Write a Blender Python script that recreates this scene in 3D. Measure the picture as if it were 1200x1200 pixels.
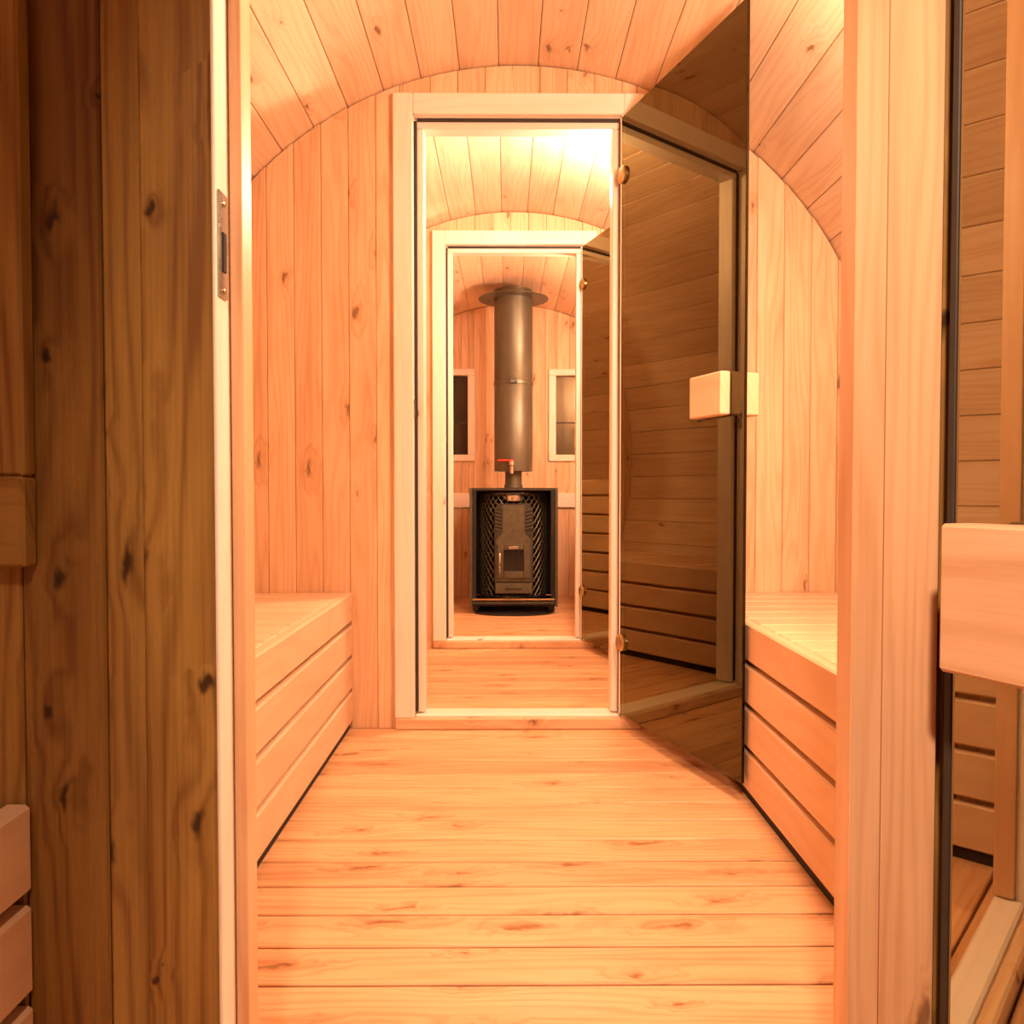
import bpy, bmesh, math, random
from mathutils import Vector, Matrix
random.seed(7)
S = bpy.context.scene
for o in list(bpy.data.objects): bpy.data.objects.remove(o)
C = S.collection
R_ = math.radians

# ------------------------------------------------------------------ camera, world, exposure
# world: x right, y into the barrel, z up; metres.  focal length 915 px on a 1200 px frame
cam = bpy.data.objects.new('camera', bpy.data.cameras.new('camera')); C.objects.link(cam)
cam.data.sensor_width = 36; cam.data.lens = 915 / 1200 * 36; cam.data.clip_start = 0.02
cam.location = (0, 0, 0.73); cam.rotation_euler = (R_(90 - 1.5), 0, R_(-0.38))
S.camera = cam
W = bpy.data.worlds.new('night'); S.world = W; W.use_nodes = True
W.node_tree.nodes['Background'].inputs[0].default_value = (0.010, 0.008, 0.006, 1)
W.node_tree.nodes['Background'].inputs[1].default_value = 1
S.view_settings.view_transform = 'Standard'; S.view_settings.look = 'None'
S.view_settings.gamma = 1; S.view_settings.use_curve_mapping = False
S.view_settings.exposure = 0.0

WARM = (1.0, 0.665, 0.455)
def point(name, loc, watts, radius=0.06, spot=None):
    l = bpy.data.lights.new(name, 'SPOT' if spot else 'POINT')
    l.energy = watts; l.color = WARM; l.shadow_soft_size = radius
    o = bpy.data.objects.new(name, l); C.objects.link(o); o.location = loc
    if spot:
        tgt, ang, blend = spot
        l.spot_size = R_(ang); l.spot_blend = blend
        o.rotation_euler = (Vector(tgt) - Vector(loc)).to_track_quat('-Z', 'Y').to_euler()
    return o
XC = 0.035                      # barrel axis
ZC, RB = 0.90, 1.12             # axis height and inner radius
LAMPS = {'porch': (-0.05, -0.35, 1.72), 'first': (0.60, 1.16, 1.53), 'second': (0.345, 2.72, 1.77), 'stove': (0.76, 3.90, 1.56)}
point('added_porch_spot', LAMPS['porch'], 150, 0.05, ((0.42, 0.80, 0.62), 76, 1.0))  # unseen spot added to light the right door post and door bar
point('first_lamp_light', LAMPS['first'], 60, 0.07)
point('second_lamp_light', LAMPS['second'], 54, 0.06)
point('stove_lamp_light', LAMPS['stove'], 58, 0.07)

# ------------------------------------------------------------------ materials
class NT:
    def __init__(s, name):
        s.m = bpy.data.materials.new(name); s.m.use_nodes = True
        s.t = s.m.node_tree; s.t.nodes.clear()
        s.out = s.t.nodes.new('ShaderNodeOutputMaterial')
    def n(s, typ, **kw):
        d = s.t.nodes.new('ShaderNode' + typ)
        for k, v in kw.items(): setattr(d, k, v)
        return d
    def put(s, sock, v):
        if hasattr(v, 'links'): s.t.links.new(v, sock)
        else: sock.default_value = v
    def math(s, op, a, b=None, c=None, clamp=False):
        d = s.n('Math', operation=op, use_clamp=clamp)
        s.put(d.inputs[0], a)
        if b is not None: s.put(d.inputs[1], b)
        if c is not None: s.put(d.inputs[2], c)
        return d.outputs[0]
    def ss(s, v, lo, hi, a=0.0, b=1.0):
        d = s.n('MapRange', interpolation_type='SMOOTHSTEP')
        s.put(d.inputs[0], v); d.inputs[1].default_value = lo; d.inputs[2].default_value = hi
        d.inputs[3].default_value = a; d.inputs[4].default_value = b
        return d.outputs[0]
    def xyz(s, x, y, z=0.0):
        d = s.n('CombineXYZ'); s.put(d.inputs[0], x); s.put(d.inputs[1], y); s.put(d.inputs[2], z)
        return d.outputs[0]
    def noise(s, v, scale=1, detail=2, rough=.5):
        d = s.n('TexNoise'); s.put(d.inputs['Vector'], v)
        d.inputs['Scale'].default_value = scale; d.inputs['Detail'].default_value = detail
        d.inputs['Roughness'].default_value = rough
        return d.outputs[0]
    def mix(s, f, a, b, blend='MIX'):
        d = s.n('Mix', data_type='RGBA', blend_type=blend)
        s.put(d.inputs[0], f)
        s.put(d.inputs[6], (*a, 1) if isinstance(a, tuple) else a)
        s.put(d.inputs[7], (*b, 1) if isinstance(b, tuple) else b)
        return d.outputs[2]

def wood(name, axis, base, dark, knots=0.35, grain=0.35, rough=0.42, vary=0.16, knotcol=(0.14, 0.05, 0.018), kl=5.5, kdark=0.75, swirl=1.6, rim=0.26):
    k = NT(name)
    tc = k.n('TexCoord'); oi = k.n('ObjectInfo')
    sp = k.n('SeparateXYZ'); k.t.links.new(tc.outputs['Object'], sp.inputs[0])
    comp = {'X': (0, 1, 2), 'Y': (1, 0, 2), 'Z': (2, 0, 1)}[axis]
    rnd = oi.outputs['Random']
    L = k.math('MULTIPLY_ADD', rnd, 41.7, sp.outputs[comp[0]])
    cc = k.math('MULTIPLY_ADD', sp.outputs[comp[2]], 0.37, sp.outputs[comp[1]])
    cr = k.math('MULTIPLY_ADD', rnd, 17.3, cc)
    kw = k.noise(k.xyz(k.math('MULTIPLY', L, 22), k.math('MULTIPLY', cr, 40)), 1, 2)
    vo = k.n('TexVoronoi', voronoi_dimensions='2D', feature='F1')
    k.t.links.new(k.xyz(k.math('MULTIPLY_ADD', kw, 0.5, k.math('MULTIPLY', L, kl)), k.math('MULTIPLY_ADD', kw, 0.45, k.math('MULTIPLY', cr, 12.0))), vo.inputs['Vector'])
    vo.inputs['Scale'].default_value = 1
    d = vo.outputs['Distance']
    sc = k.n('SeparateColor'); k.t.links.new(vo.outputs['Color'], sc.inputs[0])
    pres = k.ss(sc.outputs[0], 1 - knots, 1 - knots + 0.02)
    size = k.math('MULTIPLY_ADD', sc.outputs[1], 1.1, 0.55)
    dn = k.math('DIVIDE', d, size)
    kn = k.math('MULTIPLY', k.ss(dn, 0.02, 0.10, 1, 0), pres)
    ring = k.math('MULTIPLY', k.ss(dn, 0.10, 0.32, 1, 0), pres)
    halo = k.math('MULTIPLY', k.ss(dn, 0.0, 0.40, 1, 0), pres)
    n1 = k.noise(k.xyz(k.math('MULTIPLY', L, 0.9), k.math('MULTIPLY', cr, 9.0)), 1, 2)
    t = k.math('MULTIPLY', cr, 42.0)
    t = k.math('MULTIPLY_ADD', n1, 9.0, t)
    t = k.math('MULTIPLY_ADD', halo, swirl, t)
    s = k.math('MULTIPLY_ADD', k.math('SINE', k.math('MULTIPLY', t, 6.2832)), 0.5, 0.5)
    s = k.math('POWER', s, 2.2)
    st = k.noise(k.xyz(k.math('MULTIPLY', L, 5.0), k.math('MULTIPLY', cr, 260.0)), 1, 3, .6)
    pt = k.noise(k.xyz(k.math('MULTIPLY', L, 2.4), k.math('MULTIPLY', cr, 14.0)), 1, 3, .55)
    f = k.math('MULTIPLY', s, grain * 0.75)
    f = k.math('MULTIPLY_ADD', k.ss(st, .35, .7), grain * 0.45, f)
    f = k.math('MULTIPLY_ADD', k.ss(pt, .38, .72), grain * 0.9, f)
    f = k.math('MULTIPLY_ADD', ring, rim, f, clamp=True)
    col = k.mix(f, base, dark)
    col = k.mix(k.math('MULTIPLY', kn, kdark), col, knotcol)
    v = k.math('MULTIPLY_ADD', rnd, vary, 1.0 - vary * 0.6)
    col = k.mix(1.0, col, k.xyz(v, k.math('POWER', v, 1.25), k.math('POWER', v, 1.5)), 'MULTIPLY')
    b = k.n('BsdfPrincipled'); k.t.links.new(col, b.inputs['Base Color'])
    k.put(b.inputs['Roughness'], k.math('MULTIPLY_ADD', f, 0.15, rough))
    b.inputs['Specular IOR Level'].default_value = 0.4
    bp = k.n('Bump'); bp.inputs['Strength'].default_value = 0.12; bp.inputs['Distance'].default_value = 0.004
    k.t.links.new(k.math('SUBTRACT', 1.0, f), bp.inputs['Height']); k.t.links.new(bp.outputs[0], b.inputs['Normal'])
    k.t.links.new(b.outputs[0], k.out.inputs[0])
    return k.m

def plain(name, col, rough=.5, metal=0.0, var=0.12, scale=30):
    k = NT(name); tc = k.n('TexCoord')
    n = k.noise(tc.outputs['Object'], scale, 3)
    c = k.mix(k.ss(n, .3, .7), tuple(x * (1 - var) for x in col), tuple(min(1, x * (1 + var)) for x in col))
    b = k.n('BsdfPrincipled'); k.t.links.new(c, b.inputs['Base Color'])
    k.put(b.inputs['Roughness'], k.math('MULTIPLY_ADD', n, 0.12, rough - .06)); b.inputs['Metallic'].default_value = metal
    k.t.links.new(b.outputs[0], k.out.inputs[0])
    return k.m

def glass(name, trans, refl, f0, pw=4.0):
    k = NT(name)
    lw = k.n('LayerWeight'); lw.inputs['Blend'].default_value = 0.5
    fr = k.math('MULTIPLY_ADD', k.math('POWER', lw.outputs['Facing'], pw), 1 - f0, f0, clamp=True)
    tr = k.n('BsdfTransparent'); tr.inputs[0].default_value = (*trans, 1)
    gl = k.n('BsdfGlossy'); gl.inputs[0].default_value = (*refl, 1); gl.inputs['Roughness'].default_value = 0.006
    mx = k.n('MixShader'); k.t.links.new(fr, mx.inputs[0])
    k.t.links.new(tr.outputs[0], mx.inputs[1]); k.t.links.new(gl.outputs[0], mx.inputs[2])
    k.t.links.new(mx.outputs[0], k.out.inputs[0])
    return k.m

def emitter(name, col, strength):
    k = NT(name); tc = k.n('TexCoord')
    n = k.noise(tc.outputs['Object'], 40, 2)
    e = k.n('Emission'); k.t.links.new(k.mix(n, col, tuple(x * .9 for x in col)), e.inputs[0]); e.inputs[1].default_value = strength
    k.t.links.new(e.outputs[0], k.out.inputs[0])
    return k.m

PB, PD = (0.80, 0.54, 0.335), (0.54, 0.28, 0.12)
M = {}
for a in 'XYZ':
    M['pine' + a] = wood('pine boards ' + a, a, PB, PD, 0.17, 0.36, 0.45, .18)
    M['frame' + a] = wood('pale frame wood ' + a, a, (0.90, 0.80, 0.70), (0.78, 0.58, 0.43), 0.05, 0.26, 0.40, .06)
    M['bench' + a] = wood('smooth bench wood ' + a, a, (0.78, 0.55, 0.36), (0.64, 0.39, 0.21), 0.0, 0.26, 0.5, .08)
M['floorX'] = wood('floor boards', 'X', (0.78, 0.46, 0.24), (0.46, 0.20, 0.07), 0.50, 0.36, 0.40, .22, (0.26, 0.10, 0.03), 3.8, 0.85)
M['ceilY'] = wood('barrel staves', 'Y', (0.86, 0.64, 0.445), (0.64, 0.38, 0.20), 0.10, 0.34, 0.45, .18)
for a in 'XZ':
    M['brown' + a] = wood('shade-darkened knotty wood ' + a, a, (0.43, 0.255, 0.068), (0.20, 0.09, 0.022), 0.52, 0.60, 0.25, .55, (0.03, 0.012, 0.006), 7.0, 0.92, 0.7, 0.12)  # dim light on the porch side is put into this brown; knots are real
M['postX'] = wood('handle bar wood', 'X', (0.80, 0.55, 0.36), (0.56, 0.31, 0.15), 0.06, 0.45, 0.34, .05)
M['postZ'] = wood('right post wood', 'Z', (0.76, 0.47, 0.275), (0.56, 0.29, 0.13), 0.14, 0.40, 0.36, .05)
M['bronze'] = glass('bronze glass', (0.11, 0.045, 0.035), (0.84, 0.72, 0.37), 0.03, 2.7)
M['mirrorbronze'] = glass('double bronze glass', (0.13, 0.06, 0.04), (1.0, 0.92, 0.62), 0.34)
M['nightglass'] = glass('window glass', (0.75, 0.78, 0.72), (0.95, 0.95, 0.85), 0.06)
M['seal'] = plain('dark rubber seal', (0.035, 0.026, 0.018), .6)
M['steel'] = plain('brushed steel', (0.62, 0.60, 0.55), .28, 1.0)
M['brass'] = plain('hinge metal', (0.45, 0.34, 0.18), .3, 1.0)
M['flue'] = plain('grey flue steel', (0.115, 0.105, 0.072), .42, 0.5, .08, 8)
M['iron'] = plain('black stove steel', (0.020, 0.019, 0.018), .42, 0.4)
M['iron2'] = plain('grey stove steel', (0.06, 0.056, 0.047), .36, 0.6)
M['castiron'] = plain('grey cast door', (0.105, 0.097, 0.062), .42, 0.5)
M['red'] = plain('red lever paint', (0.62, 0.03, 0.02), .35)
M['globe'] = emitter('lamp globe', (1.0, 0.72, 0.42), 6.0)
M['stoveglass'] = plain('black stove glass', (0.008, 0.006, 0.005), .12)  # near-black glossy pane of the fire door
M['black'] = plain('shadow gap black', (0.02, 0.014, 0.010), .8)

# ------------------------------------------------------------------ builders
def tag(o, label=None, cat=None, group=None, kind=None):
    for k, v in (('label', label), ('category', cat), ('group', group), ('kind', kind)):
        if v: o[k] = v
    return o
def empty(name, loc=(0, 0, 0), rz=0):
    o = bpy.data.objects.new(name, None); C.objects.link(o); o.location = loc; o.rotation_euler = (0, 0, rz)
    o.empty_display_size = .1
    return o
def link(name, me, parent=None, loc=(0, 0, 0), rot=(0, 0, 0)):
    o = bpy.data.objects.new(name, me); C.objects.link(o); o.parent = parent; o.location = loc; o.rotation_euler = rot
    return o
def mk(name, verts, faces, mat, parent=None, loc=(0, 0, 0), rot=(0, 0, 0), smooth=False):
    me = bpy.data.meshes.new(name); me.from_pydata([tuple(v) for v in verts], [], faces)
    bm = bmesh.new(); bm.from_mesh(me); bmesh.ops.recalc_face_normals(bm, faces=bm.faces); bm.to_mesh(me); bm.free()
    me.materials.append(mat)
    if smooth:
        for p in me.polygons: p.use_smooth = True
    return link(name, me, parent, loc, rot)
cache = {}
def box(name, lo, hi, mat, parent=None, c=0.003, rot=(0, 0, 0), origin=None):
    """chamfered box, origin at its centre, mesh data shared between alike boxes"""
    d = tuple(round(hi[i] - lo[i], 4) for i in range(3)); ctr = [(hi[i] + lo[i]) / 2 for i in range(3)]
    c = min(c, min(d) * .3); key = (name, d, mat.name, c)
    if key not in cache:
        bm = bmesh.new(); bmesh.ops.create_cube(bm, size=1)
        for v in bm.verts: v.co = Vector((v.co.x * d[0], v.co.y * d[1], v.co.z * d[2]))
        bmesh.ops.bevel(bm, geom=list(bm.edges), offset=c, segments=1, affect='EDGES')
        me = bpy.data.meshes.new(name); bm.to_mesh(me); bm.free(); me.materials.append(mat); cache[key] = me
    return link(name, cache[key], parent, ctr, rot)
def prism(name, poly, y0, y1, mat, parent, c=0.0024):
    """polygon in x-z extruded along y, both long faces chamfered along the vertical edges"""
    xs = [p[0] for p in poly]; x0, x1 = min(xs), max(xs); cx = (x0 + x1) / 2; cz = sum(p[1] for p in poly) / len(poly); cy = (y0 + y1) / 2
    n = len(poly); vs = []
    for y, ins in ((y0, c), (y0 + c, 0), (y1 - c, 0), (y1, c)):
        for x, z in poly:
            xx = min(max(x, x0 + ins), x1 - ins)
            vs.append((xx - cx, y - cy, z - cz))
    fs = [list(range(n))[::-1], list(range(3 * n, 4 * n))]
    for r in range(3):
        for i in range(n):
            j = (i + 1) % n; fs.append([r * n + i, r * n + j, (r + 1) * n + j, (r + 1) * n + i])
    return mk(name, vs, fs, mat, parent, (cx, cy, cz))
def lathe(name, prof, mat, parent=None, loc=(0, 0, 0), rot=(0, 0, 0), n=40, closed=True):
    vs, fs = [], []
    for r, z in prof:
        for i in range(n):
            a = 2 * math.pi * i / n; vs.append((r * math.cos(a), r * math.sin(a), z))
    m = len(prof)
    for k in range(m - 1):
        for i in range(n):
            j = (i + 1) % n; fs.append([k * n + i, k * n + j, (k + 1) * n + j, (k + 1) * n + i])
    if closed: fs.append(list(range(n))[::-1]); fs.append([(m - 1) * n + i for i in range(n)])
    o = mk(name, vs, fs, mat, parent, loc, rot, True)
    md = o.modifiers.new('edge', 'EDGE_SPLIT'); md.split_angle = R_(40)
    return o
def arc(x, r=RB): return ZC + math.sqrt(max(0, r * r - (x - XC) ** 2))
def low(x, r=RB): return max(0.0, ZC - math.sqrt(max(0, r * r - (x - XC) ** 2)))

# ------------------------------------------------------------------ shell of the barrel
Y0, Y1 = -1.30, 5.49
NS = 59; dA = 2 * math.pi / NS; w = 2 * RB * math.tan(dA / 2) - 0.0012; th = 0.042; wo = w * (RB + th) / RB - .0006
def stave_mesh():
    c = 0.0024; Lh = (Y1 - Y0) / 2
    pr = [(-w / 2 + c, RB), (w / 2 - c, RB), (w / 2, RB + c), (wo / 2, RB + th), (-wo / 2, RB + th), (-w / 2, RB + c)]
    vs = [(x, -Lh, z) for x, z in pr] + [(x, Lh, z) for x, z in pr]; n = len(pr)
    fs = [list(range(n))[::-1], list(range(n, 2 * n))] + [[i, (i + 1) % n, n + (i + 1) % n, n + i] for i in range(n)]
    me = bpy.data.meshes.new('stave'); me.from_pydata(vs, [], fs)
    bm = bmesh.new(); bm.from_mesh(me); bmesh.ops.recalc_face_normals(bm, faces=bm.faces); bm.to_mesh(me); bm.free()
    me.materials.append(M['ceilY']); return me
SM = stave_mesh()
ceil = tag(empty('ceiling', (XC, (Y0 + Y1) / 2, ZC)), 'arched barrel ceiling of lengthwise pale pine staves', 'ceiling', None, 'structure')
wl = tag(empty('wall_left', (XC, (Y0 + Y1) / 2, ZC)), 'curved barrel side wall of lengthwise staves on the bench side opposite the glass doors', 'wall', None, 'structure')
wr = tag(empty('wall_right', (XC, (Y0 + Y1) / 2, ZC)), 'curved barrel side wall of lengthwise staves behind the open glass doors', 'wall', None, 'structure')
for i in range(-24, 25):
    a = i * dA
    if abs(math.degrees(a)) > 147: continue
    p = ceil if abs(math.degrees(a)) < 47 else (wr if a > 0 else wl)
    link('stave', SM, p, (0, 0, 0), (0, a, 0))

FW = 0.635; P = 0.0965
fl = tag(empty('floor', (XC, 0, 0)), 'floor of pale knotty pine boards laid across the corridor', 'floor', None, 'structure')
y = 2.394 - P * 38
while y < 5.42:
    box('floor_board', (-FW, y + .0012, -.028), (FW, min(y + P - .0042, 5.42), 0), M['floorX'], fl, .0022); y += P

# ------------------------------------------------------------------ partition walls
PITCH = 0.083
def wall(name, y0, y1, holes, mat, label):
    root = tag(empty(name, (0, 0, 0)), label, 'wall', None, 'structure')
    half = RB - .008; lo, hi = XC - half + .002, XC + half - .002
    cuts = set([lo, hi])
    x = -.398 - PITCH * 20
    while x < hi:
        if x > lo: cuts.add(round(x, 4))
        x += PITCH
    for h in holes: cuts.add(h[0]); cuts.add(h[1])
    cuts = sorted(cuts)
    for a, b in zip(cuts, cuts[1:]):
        if b - a < .004: continue
        m = (a + b) / 2; segs = [(None, None)]
        for h in holes:
            if h[0] - 1e-4 < m < h[1] + 1e-4: segs = ([(None, h[2])] if h[2] > .01 else []) + [(h[3], None)]
        g = .0005; xs = [a + g + (b - a - 2 * g) * i / 3 for i in range(4)]; r = RB - .004
        for s0, s1 in segs:
            bot = [(q, s0) for q in (xs[0], xs[-1])] if s0 is not None else [(q, low(q, r)) for q in xs]
            top = [(q, s1) for q in (xs[-1], xs[0])] if s1 is not None else [(q, arc(q, r)) for q in reversed(xs)]
            prism('wall_board', bot + top, y0, y1, mat, root)
    return root
DH = (XC - .36, XC + .36, 0.0, 1.907)
W1, W2, W3, W4 = 0.775, 2.394, 3.630, 5.420; TH = .05
WIN1 = (-.88, -.552, .745, 1.42)
wall('wall_porch', W1, W1 + TH, [(XC - .36, XC + .36, 0, 1.907), WIN1], M['brownZ'], 'shade-darkened knotty vertical board wall around the doorway with the steel strike plate')
wall('wall_first', W2, W2 + TH, [DH], M['pineZ'], 'vertical pine board partition wall between the two long benches')
wall('wall_second', W3, W3 + TH, [DH], M['pineZ'], 'vertical pine board partition wall in front of the stove room')
WA = (XC + .30, XC + .62, .985, 1.53); WB = (XC - .62, XC - .30, .985, 1.53)
wall('wall_back', W4, W4 + TH, [WA, WB], M['pineZ'], 'vertical pine board end wall behind the black stove')
wall('wall_entry', Y0 + .02, Y0 + .07, [], M['pineZ'], 'vertical pine board end wall at the entrance end of the barrel')

# ------------------------------------------------------------------ windows
def window(name, h, yf, yb, label, wide=.045, mat='frame'):
    x0, x1, z0, z1 = h
    r = tag(empty(name, ((x0 + x1) / 2, yf, z0)), label, 'window', None, 'structure')
    ox, oz = -(x0 + x1) / 2, -z0
    def B(n, lo, hi, m, c=.003): box(n, (lo[0] + ox, lo[1] - yf, lo[2] + oz), (hi[0] + ox, hi[1] - yf, hi[2] + oz), m, r, c)
    e = .004
    B('casing_stile', (x0 - wide, yf - .022, z0), (x0 + e, yf - .0005, z1), M[mat + 'Z'])
    B('casing_stile', (x1 - e, yf - .022, z0), (x1 + wide, yf - .0005, z1), M[mat + 'Z'])
    B('casing_rail', (x0 - wide, yf - .022, z1 + .0005), (x1 + wide, yf - .0005, z1 + wide), M[mat + 'X'])
    B('casing_rail', (x0 - wide, yf - .023, z0 - wide), (x1 + wide, yf - .0005, z0 - .0005), M[mat + 'X'])
    ym = (yf + yb) / 2
    B('pane', (x0 + .001, ym - .004, z0 + .001), (x1 - .001, ym + .004, z1 - .001), M['nightglass'], .0005)
    B('glazing_bar', (x0 + .001, ym - .006, z0 + .40 * (z1 - z0)), (x1 - .001, ym + .006, z0 + .40 * (z1 - z0) + .008), M['seal'], .001) if wide < .06 else None
window('window_1', WA, W4, W4 + TH, 'narrow dark window with pale frame in the end wall, on the open glass doors side of the flue')
window('window_2', WB, W4, W4 + TH, 'narrow dark window with pale frame in the end wall, on the flue side away from the open glass doors')
window('window_3', WIN1, W1, W1 + TH, 'window with wide shade-darkened knotty casing in the knotty board wall', .088, 'brown')

# ------------------------------------------------------------------ door frames
HO, HR, HS = .378, .318, .288          # half widths: outer, rebate, stop
HT = 1.926                             # top of the head casing
def frame(name, yw, label, porch=False):
    r = tag(empty(name, (XC, yw, 0)), label, 'door frame', None, 'structure')
    f, b, s = -.022, .072, .014
    if porch: s, b = .014, .044
    for sg in (-1, 1):
        X = lambda a, c: (min(sg * a, sg * c), max(sg * a, sg * c))
        hr, hs = (HR, HS) if not porch else ((.3125, .2995) if sg < 0 else (.331, .300))
        if porch and sg < 0:           # face board in the shade-darkened colour, over a pale lining
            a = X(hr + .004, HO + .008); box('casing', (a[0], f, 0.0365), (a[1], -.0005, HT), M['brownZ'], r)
            a = X(hr, hr + .0036); box('jamb_lining', (a[0], f - .001, .0365), (a[1], s, 1.862), M['frameZ'], r, .001)
            a = X(hr + .004, .3595); box('jamb', (a[0], .0005, 0), (a[1], b, 1.862), M['frameZ'], r)
        else:
            m = M['postZ'] if porch else M['frameZ']
            a = X(hr, HO + (.006 if porch else 0)); box('casing', (a[0], f, 0.0365), (a[1], -.0005, HT), m, r, .001 if porch else .003)
            a = X(hr, .3595); box('jamb', (a[0], .0005, 0), (a[1], b, 1.862), m, r)
        a = X(hs, hr - .0005); box('stop', (a[0], s if not (porch and sg > 0) else -.021, .046), (a[1], b if not (porch and sg > 0) else .012, 1.834), M['postZ'] if porch else M['frameZ'], r, .0008 if porch else .003)
        if not porch:
            a = X(hr - .010, hr - .0012); box('seal', (a[0], s - .007, .05), (a[1], s - .0005, 1.854), M['seal'], r, .001)
    h = .3115 if porch else HR
    box('head_casing', (-h + .0005, f, 1.863), (h - .0005, -.0005, HT), M['frameX'], r)
    box('head_jamb', (-h + .0005, .0005, 1.863), (h - .0005, b, 1.906), M['frameX'], r)
    box('head_stop', (-h + .0005, s, 1.835), (h - .0005, b, 1.8625), M['frameX'], r)
    if not porch: box('seal', (-HR + .011, s - .007, 1.853), (HR - .011, s - .0005, 1.862), M['seal'], r, .001)
    box('threshold', (-h + .0005, .0002, .0002), (h - .0005, b, .042), M['frameX'], r, .004)
    box('sill', (-HO, f, .0002), (HO, -.0004, .036), M['pineX'], r, .004)
    return r
f1 = frame('trim_1', W1, 'door frame with shade-darkened knotty casing on one side and steel strike plate', True)
f2 = frame('trim_2', W2, 'pale wooden door frame standing between the two long low benches')
f3 = frame('trim_3', W3, 'pale wooden door frame around the view of the stove')
# strike plate on the rebate of the porch door frame
sp = box('strike_plate', (-.3125 + .0002, -.018, .918), (-.3125 + .0022, .004, 1.020), M['steel'], f1, .0006)
box('strike_hole', (-.0012 + .0022, -.004, -.026), (.0022 + .0002, .004, .012), M['black'], sp, .0003)
for z in (-.044, .040):
    lathe('screw', [(.0028, 0), (.0028, .0012), (.0018, .0018)], M['brass'], sp, (.0010, 0, z), (0, R_(90), 0), 12)
for fr in (f2, f3):
    box('strike_plate', (-HR + .0002, -.012, .955), (-HR + .0032, .004, 1.010), M['steel'], fr, .0006)

# ------------------------------------------------------------------ glass doors
def glass_door(name, hx, hy, phi, label, bars, hinges=(.27, 1.68), width=.613):
    """leaf hung at (hx, hy); local +x runs from the hinge to the free edge, -y faces the corridor"""
    r = tag(empty(name, (hx, hy, 0), 0), label, 'glass door', None, 'structure')
    r.rotation_euler = (0, 0, math.atan2(-math.cos(phi), math.sin(phi)))
    box('pane', (0.004, -.004, .048), (width, .004, 1.856), M['mirrorbronze'] if name == 'door_1' else M['bronze'], r, .0008)
    box('edge_seal', (-.004, -.005, .048), (.0035, .005, 1.856), M['seal'] if name == 'door_1' else M['frameZ'], r, .001)
    for z in hinges:
        for s in (-1, 1):
            lathe('hinge', [(.026, 0), (.026, .007), (.022, .010)], M['brass'], r, (.016, s * .0042, z), (R_(-90 * s), 0, 0), 28)
    for s, a, b, z0, z1, p, q in bars:
        ys = sorted((s * p, s * q))
        h = box('handle', (a, ys[0], z0), (b, ys[1], z1), M['postX'] if name == 'door_1' else M['benchX'], r, .003)
        if p > .006:
            for x in (a + .03, b - .03):
                lathe('standoff', [(.009, 0), (.009, p - .0045)], M['steel'], h, (x - (a + b) / 2, -s * (q - p) / 2, 0), (R_(90 * s), 0, 0), 16)
    return r
HB = [(-1, .425, .560, .912, 1.015, .0042, .032), (1, .425, .560, .912, 1.015, .030, .078)]
glass_door('door_1', .427, W1 - .032, R_(24), 'open bronze glass door with a long pale wooden bar, beside shade-darkened board wall',
           [(-1, .036, .56, .572, .702, .030, .068), (1, .40, .56, .572, .702, .030, .068)], (.13, 1.70))
glass_door('door_2', .349, W2 - .012, R_(19.3), 'open bronze glass door with square wooden handle above the long low bench', HB)
glass_door('door_3', .349, W3 - .012, R_(19.3), 'open bronze glass door beside the view of the stove', HB)

# ------------------------------------------------------------------ benches
def bench(side, y0, y1, label, top=.42, group=None, n=3):
    """side -1: against wall_left, +1: against wall_right"""
    BO = .508 if side < 0 else .529
    r = tag(empty('bench', (XC + side * BO, (y0 + y1) / 2, 0)), label, 'bench', group)
    Lh = (y1 - y0) / 2
    def B(nm, x0, x1, ya, yb, z0, z1, m, c=.004):
        a = sorted((side * x0, side * x1)); return box(nm, (a[0], ya, z0), (a[1], yb, z1), m, r, c)
    B('fascia_board', 0, .026, -Lh, Lh, top - .088, top, M['benchY'])
    h = (top - .088 - .026) / n
    for k in range(n):
        z1 = top - .088 - k * h - .013
        B('front_board', 0, .024, -Lh, Lh, z1 - h + .013, z1, M['benchY'])
    half = math.sqrt(RB ** 2 - (ZC - (top - .028)) ** 2) - BO - .012
    m = max(1, round((2 * Lh) / .098)); p = 2 * Lh / m
    for k in range(m):
        B('seat_slat', .0265, half, -Lh + k * p + .004, -Lh + (k + 1) * p - .004, top - .028, top, M['benchX'])
    for yy in (-Lh + .08, 0, Lh - .08):
        B('leg', .0245, .068, yy - .02, yy + .02, 0.0, top - .0285, M['pineZ'])
    B('back_rail', half - .06, half - .03, -Lh + .01, Lh - .01, top - .085, top - .0285, M['pineY'])
    for ya, yb in ((-Lh, -Lh + .0595), (-Lh + .1005, -.0205), (.0205, Lh - .1005), (Lh - .0595, Lh)):
        B('backing', .026, .034, ya, yb, .045, top - .03, M['benchY'], .001)
    B('toe_shadow_strip', .010, .016, -Lh, Lh, .0003, .0255, M['black'], .001)  # black strip put in as the shadow line under the front boards
    return r
bench(-1, W1 + TH + .002, W2 - .002, 'long low slatted bench across the corridor from the open glass door with the square handle')
bench(1, W1 + TH + .002, W2 - .002, 'long low slatted bench behind the open glass door with the square handle')
bench(-1, W2 + TH + .002, W3 - .002, 'low slatted bench mirrored in the glass of the door with the square handle')
bench(1, W2 + TH + .002, W3 - .002, 'low slatted bench behind the glass door beside the view of the stove')
bench(-1, W3 + TH + .002, W4 - .002, 'tall slatted bench beside the stove, mirrored in the glass door nearest it', .80, None, 6)
bench(1, W3 + TH + .002, W4 - .002, 'tall slatted bench beside the stove, behind the open glass doors', .80, None, 6)
bench(-1, Y0 + .08, W1 - .002, 'slatted bench end against the shade-darkened knotty wall below the wide casing')

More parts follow.
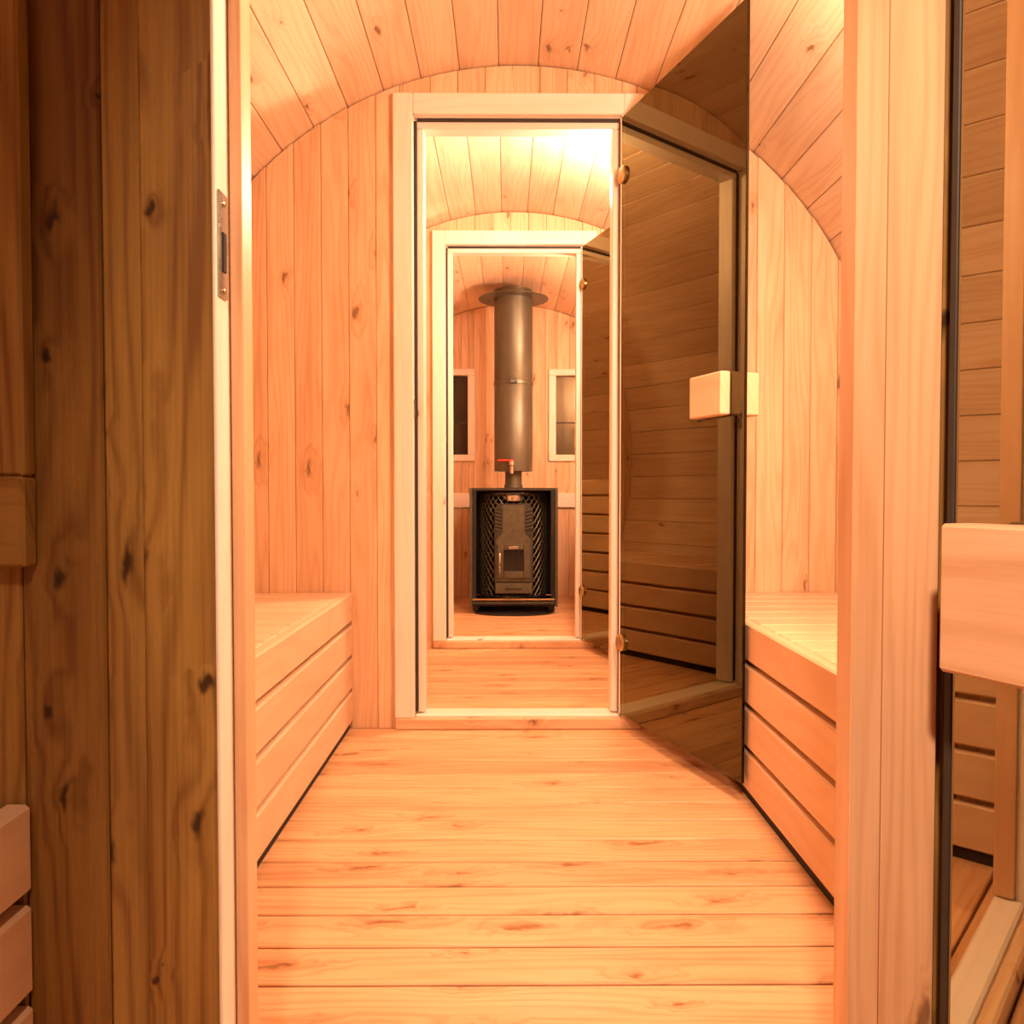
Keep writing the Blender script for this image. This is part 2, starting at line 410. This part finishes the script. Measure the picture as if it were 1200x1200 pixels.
# guard rail board on the end wall behind the stove
tr = tag(empty('trim_4', (XC, W4, .62)), 'pale horizontal rail board on the end wall behind the stove', 'trim', None, 'structure')
box('rail_board', (-.50, -.024, 0), (.50, -.0005, .10), M['frameX'], tr)

# ------------------------------------------------------------------ stove
SX, SY = XC + .006, 4.62      # front centre of the stove
st = tag(empty('wood_stove', (SX, SY, 0)), 'black wood-burning sauna stove with mesh cage and small fire door', 'stove')
def half_disc(n=24, rx=.235, ry=.13, z0=.0003, z1=.014, y1=.50):
    pr = [(-rx, y1)] + [(-rx * math.cos(math.pi * i / n), -ry * math.sin(math.pi * i / n) + .06) for i in range(n + 1)] + [(rx, y1)]
    m = len(pr); vs = [(x, y, z0) for x, y in pr] + [(x, y, z1) for x, y in pr]
    return vs, [list(range(m)), list(range(m, 2 * m))] + [[i, (i + 1) % m, m + (i + 1) % m, m + i] for i in range(m)]
v, f = half_disc(); mk('floor_plate', v, f, M['iron'], st)
for sg in (-1, 1):
    a = sorted((sg * .246, sg * .262)); box('side_panel', (a[0], 0, .045), (a[1], .46, .752), M['castiron'], st)
    a = sorted((sg * .205, sg * .2455)); box('foot', (a[0], .05, .0145), (a[1], .40, .044), M['iron'], st)
    a = sorted((sg * .222, sg * .2455)); box('front_flange', (a[0], .002, .075), (a[1], .008, .735), M['iron'], st, .001)
box('back_panel', (-.2455, .448, .06), (.2455, .46, .752), M['iron'], st)
box('bottom_plate', (-.2455, .012, .046), (.2455, .447, .056), M['iron'], st)
box('front_rail', (-.2455, -.006, .058), (.2455, .011, .076), M['iron2'], st)
box('front_rail', (-.2455, -.004, .082), (.2455, .011, .094), M['brass'], st)
box('top_rail', (-.2455, 0, .735), (.2455, .012, .752), M['iron2'], st)
box('top_plate', (-.2455, .013, .738), (.2455, .447, .750), M['iron'], st)
cy = .232
lathe('firebox', [(.150, .0565), (.150, .66), (.12, .70)], M['iron'], st, (0, cy, 0))
# diagonal mesh cage, one continuous woven grid
def cage(r=.205, z0=.10, z1=.715, ns=34, seg=30, turn=2.3, t=.0028):
    vs, fs = [], []
    for d in (-1, 1):
        for k in range(ns):
            a0 = 2 * math.pi * k / ns; base = len(vs)
            for i in range(seg + 1):
                u = i / seg; a = a0 + d * turn * u; z = z0 + (z1 - z0) * u
                for dr, dz in ((-t, 0), (0, t * 1.6), (t, 0), (0, -t * 1.6)):
                    vs.append(((r + dr) * math.cos(a), (r + dr) * math.sin(a), z + dz))
            for i in range(seg):
                for q in range(4):
                    fs.append([base + i * 4 + q, base + i * 4 + (q + 1) % 4, base + (i + 1) * 4 + (q + 1) % 4, base + (i + 1) * 4 + q])
    return vs, fs
v, f = cage(); cg = mk('mesh_cage', v, f, M['castiron'], st, (0, cy, 0))
for z in (.094, .712):
    lathe('cage_hoop', [(.203, z), (.209, z), (.209, z + .012), (.203, z + .012), (.203, z)], M['iron2'], st, (0, cy, 0), n=48, closed=False)
fy = .008
def plate(name, poly, y0, y1, mat, parent): return prism(name, poly, y0, y1, mat, parent, .002)
plate('front_plate', [(-.116, .19), (.116, .19), (.116, .62), (.095, .658), (-.095, .658), (-.116, .62)], fy + .006, fy + .018, M['iron2'], st)
plate('door_surround', [(-.106, .195), (.106, .195), (.106, .44), (.064, .485), (.064, .650), (-.064, .650), (-.064, .485), (-.106, .44)], fy + .0035, fy + .0055, M['castiron'], st)
for sg in (-1, 1):
    a = sorted((sg * .070, sg * .112)); vp = box('vent_panel', (a[0], fy + .0038, .495), (a[1], fy + .0055, .625), M['iron'], st, .0005)
    for q in range(6):
        z = -.054 + q * .0215
        mk('louvre', [(-.02, y, z + dz) if e == 0 else (.02, y, z + dz + .010 * sg) for e in (0, 1) for y, dz in ((-.004, 0), (-.001, 0), (-.001, .006), (-.004, .006))],
           [[0, 1, 2, 3], [4, 5, 6, 7], [0, 1, 5, 4], [1, 2, 6, 5], [2, 3, 7, 6], [3, 0, 4, 7]], M['castiron'], vp)
dr = empty('fire_door', (0, fy, .215)); dr.parent = st
box('door_frame_side', (-.098, -.012, 0), (-.060, .003, .205), M['castiron'], dr); box('door_frame_side', (.060, -.012, 0), (.098, .003, .205), M['castiron'], dr)
box('door_frame_rail', (-.0595, -.012, 0), (.0595, .003, .042), M['castiron'], dr); box('door_frame_rail', (-.0595, -.012, .168), (.0595, .003, .205), M['castiron'], dr)
box('door_glass', (-.0595, -.002, .0425), (.0595, .002, .1675), M['stoveglass'], dr)
box('maker_plate', (-.028, -.0145, .176), (.028, -.0125, .192), M['steel'], dr, .0005)
lathe('handle', [(.006, 0), (.007, .02), (.006, .11), (.003, .115)], M['steel'], dr, (-.082, -.024, .035), n=14)
for i in range(7):
    x = -.045 + .015 * i; box('grate_bar', (x - .002, -.0045, .05), (x + .002, -.0022, .16), M['iron'], dr, .0005)
box('ash_drawer', (-.110, fy - .012, .125), (.110, fy + .015, .186), M['castiron'], st)
box('ash_drawer_grip', (-.05, fy - .022, .150), (.05, fy - .0125, .160), M['iron2'], st)
lathe('emblem_plate', [(.048, 0), (.052, .004), (.052, .034), (.048, .038)], M['steel'], st, (0, .052, .672), n=32)

# flue pipe with rosette and red lever
FX, FY = SX, SY + .26
fp = tag(empty('flue_pipe', (FX, FY, .752)), 'tall grey steel flue pipe with ceiling disc rising from the stove', 'flue pipe')
lathe('lower_pipe', [(.058, .0005), (.058, .02), (.052, .022), (.052, .125)], M['flue'], fp)
lathe('insulated_pipe', [(.06, .104), (.118, .104), (.119, .11), (.119, .642), (.116, .648)], M['flue'], fp, n=56)
lathe('insulated_pipe', [(.116, .6485), (.119, .655), (.119, 1.22)], M['flue'], fp, n=56)
lathe('clamp_band', [(.1195, .636), (.1225, .638), (.1225, .658), (.1195, .660)], M['flue'], fp, n=56, closed=False)
box('clamp_bolt', (-.022, -.136, .636), (.022, -.1228, .662), M['iron2'], fp)
lathe('ceiling_disc', [(.120, 1.168), (.216, 1.168), (.216, 1.172), (.120, 1.18)], M['flue'], fp, n=64, closed=False)
lev = lathe('valve', [(.008, 0), (.011, .003), (.011, .05), (.016, .054), (.016, .075), (.010, .082)], M['steel'], fp, (-.012, -.135, .085), n=18)
box('lever', (-.088, -.009, .076), (.012, .009, .088), M['red'], lev, .004)

# ------------------------------------------------------------------ lamps
def lamp(key, label):
    """round wooden base square to the staves, frosted globe around the bulb"""
    x, y, z = LAMPS[key]; a = math.atan2(x - XC, z - ZC)          # direction from the axis to the lamp
    rr = RB - .003; px, pz = XC + rr * math.sin(a), ZC + rr * math.cos(a)
    r = tag(empty('ceiling_lamp', (px, y, pz)), label, 'lamp', None); r.rotation_euler = (0, a, 0)
    lathe('base', [(.05, -.022), (.055, -.018), (.055, 0)], M['benchX'], r, n=28)
    lathe('globe', [(.010, -.050), (.030, -.044), (.036, -.034), (.034, -.0225)], M['globe'], r, n=24)
    lathe('shade', [(.058, -.016), (.075, -.032), (.072, -.034), (.0555, -.018)], M['benchX'], r, n=28, closed=False)
lamp('porch', 'unseen round wooden ceiling lamp added for the spot that lights the door post')
lamp('first', 'round wooden ceiling lamp above the long low benches')
lamp('second', 'round wooden ceiling lamp just behind the frame between the benches')
lamp('stove', 'round wooden ceiling lamp in front of the stove')
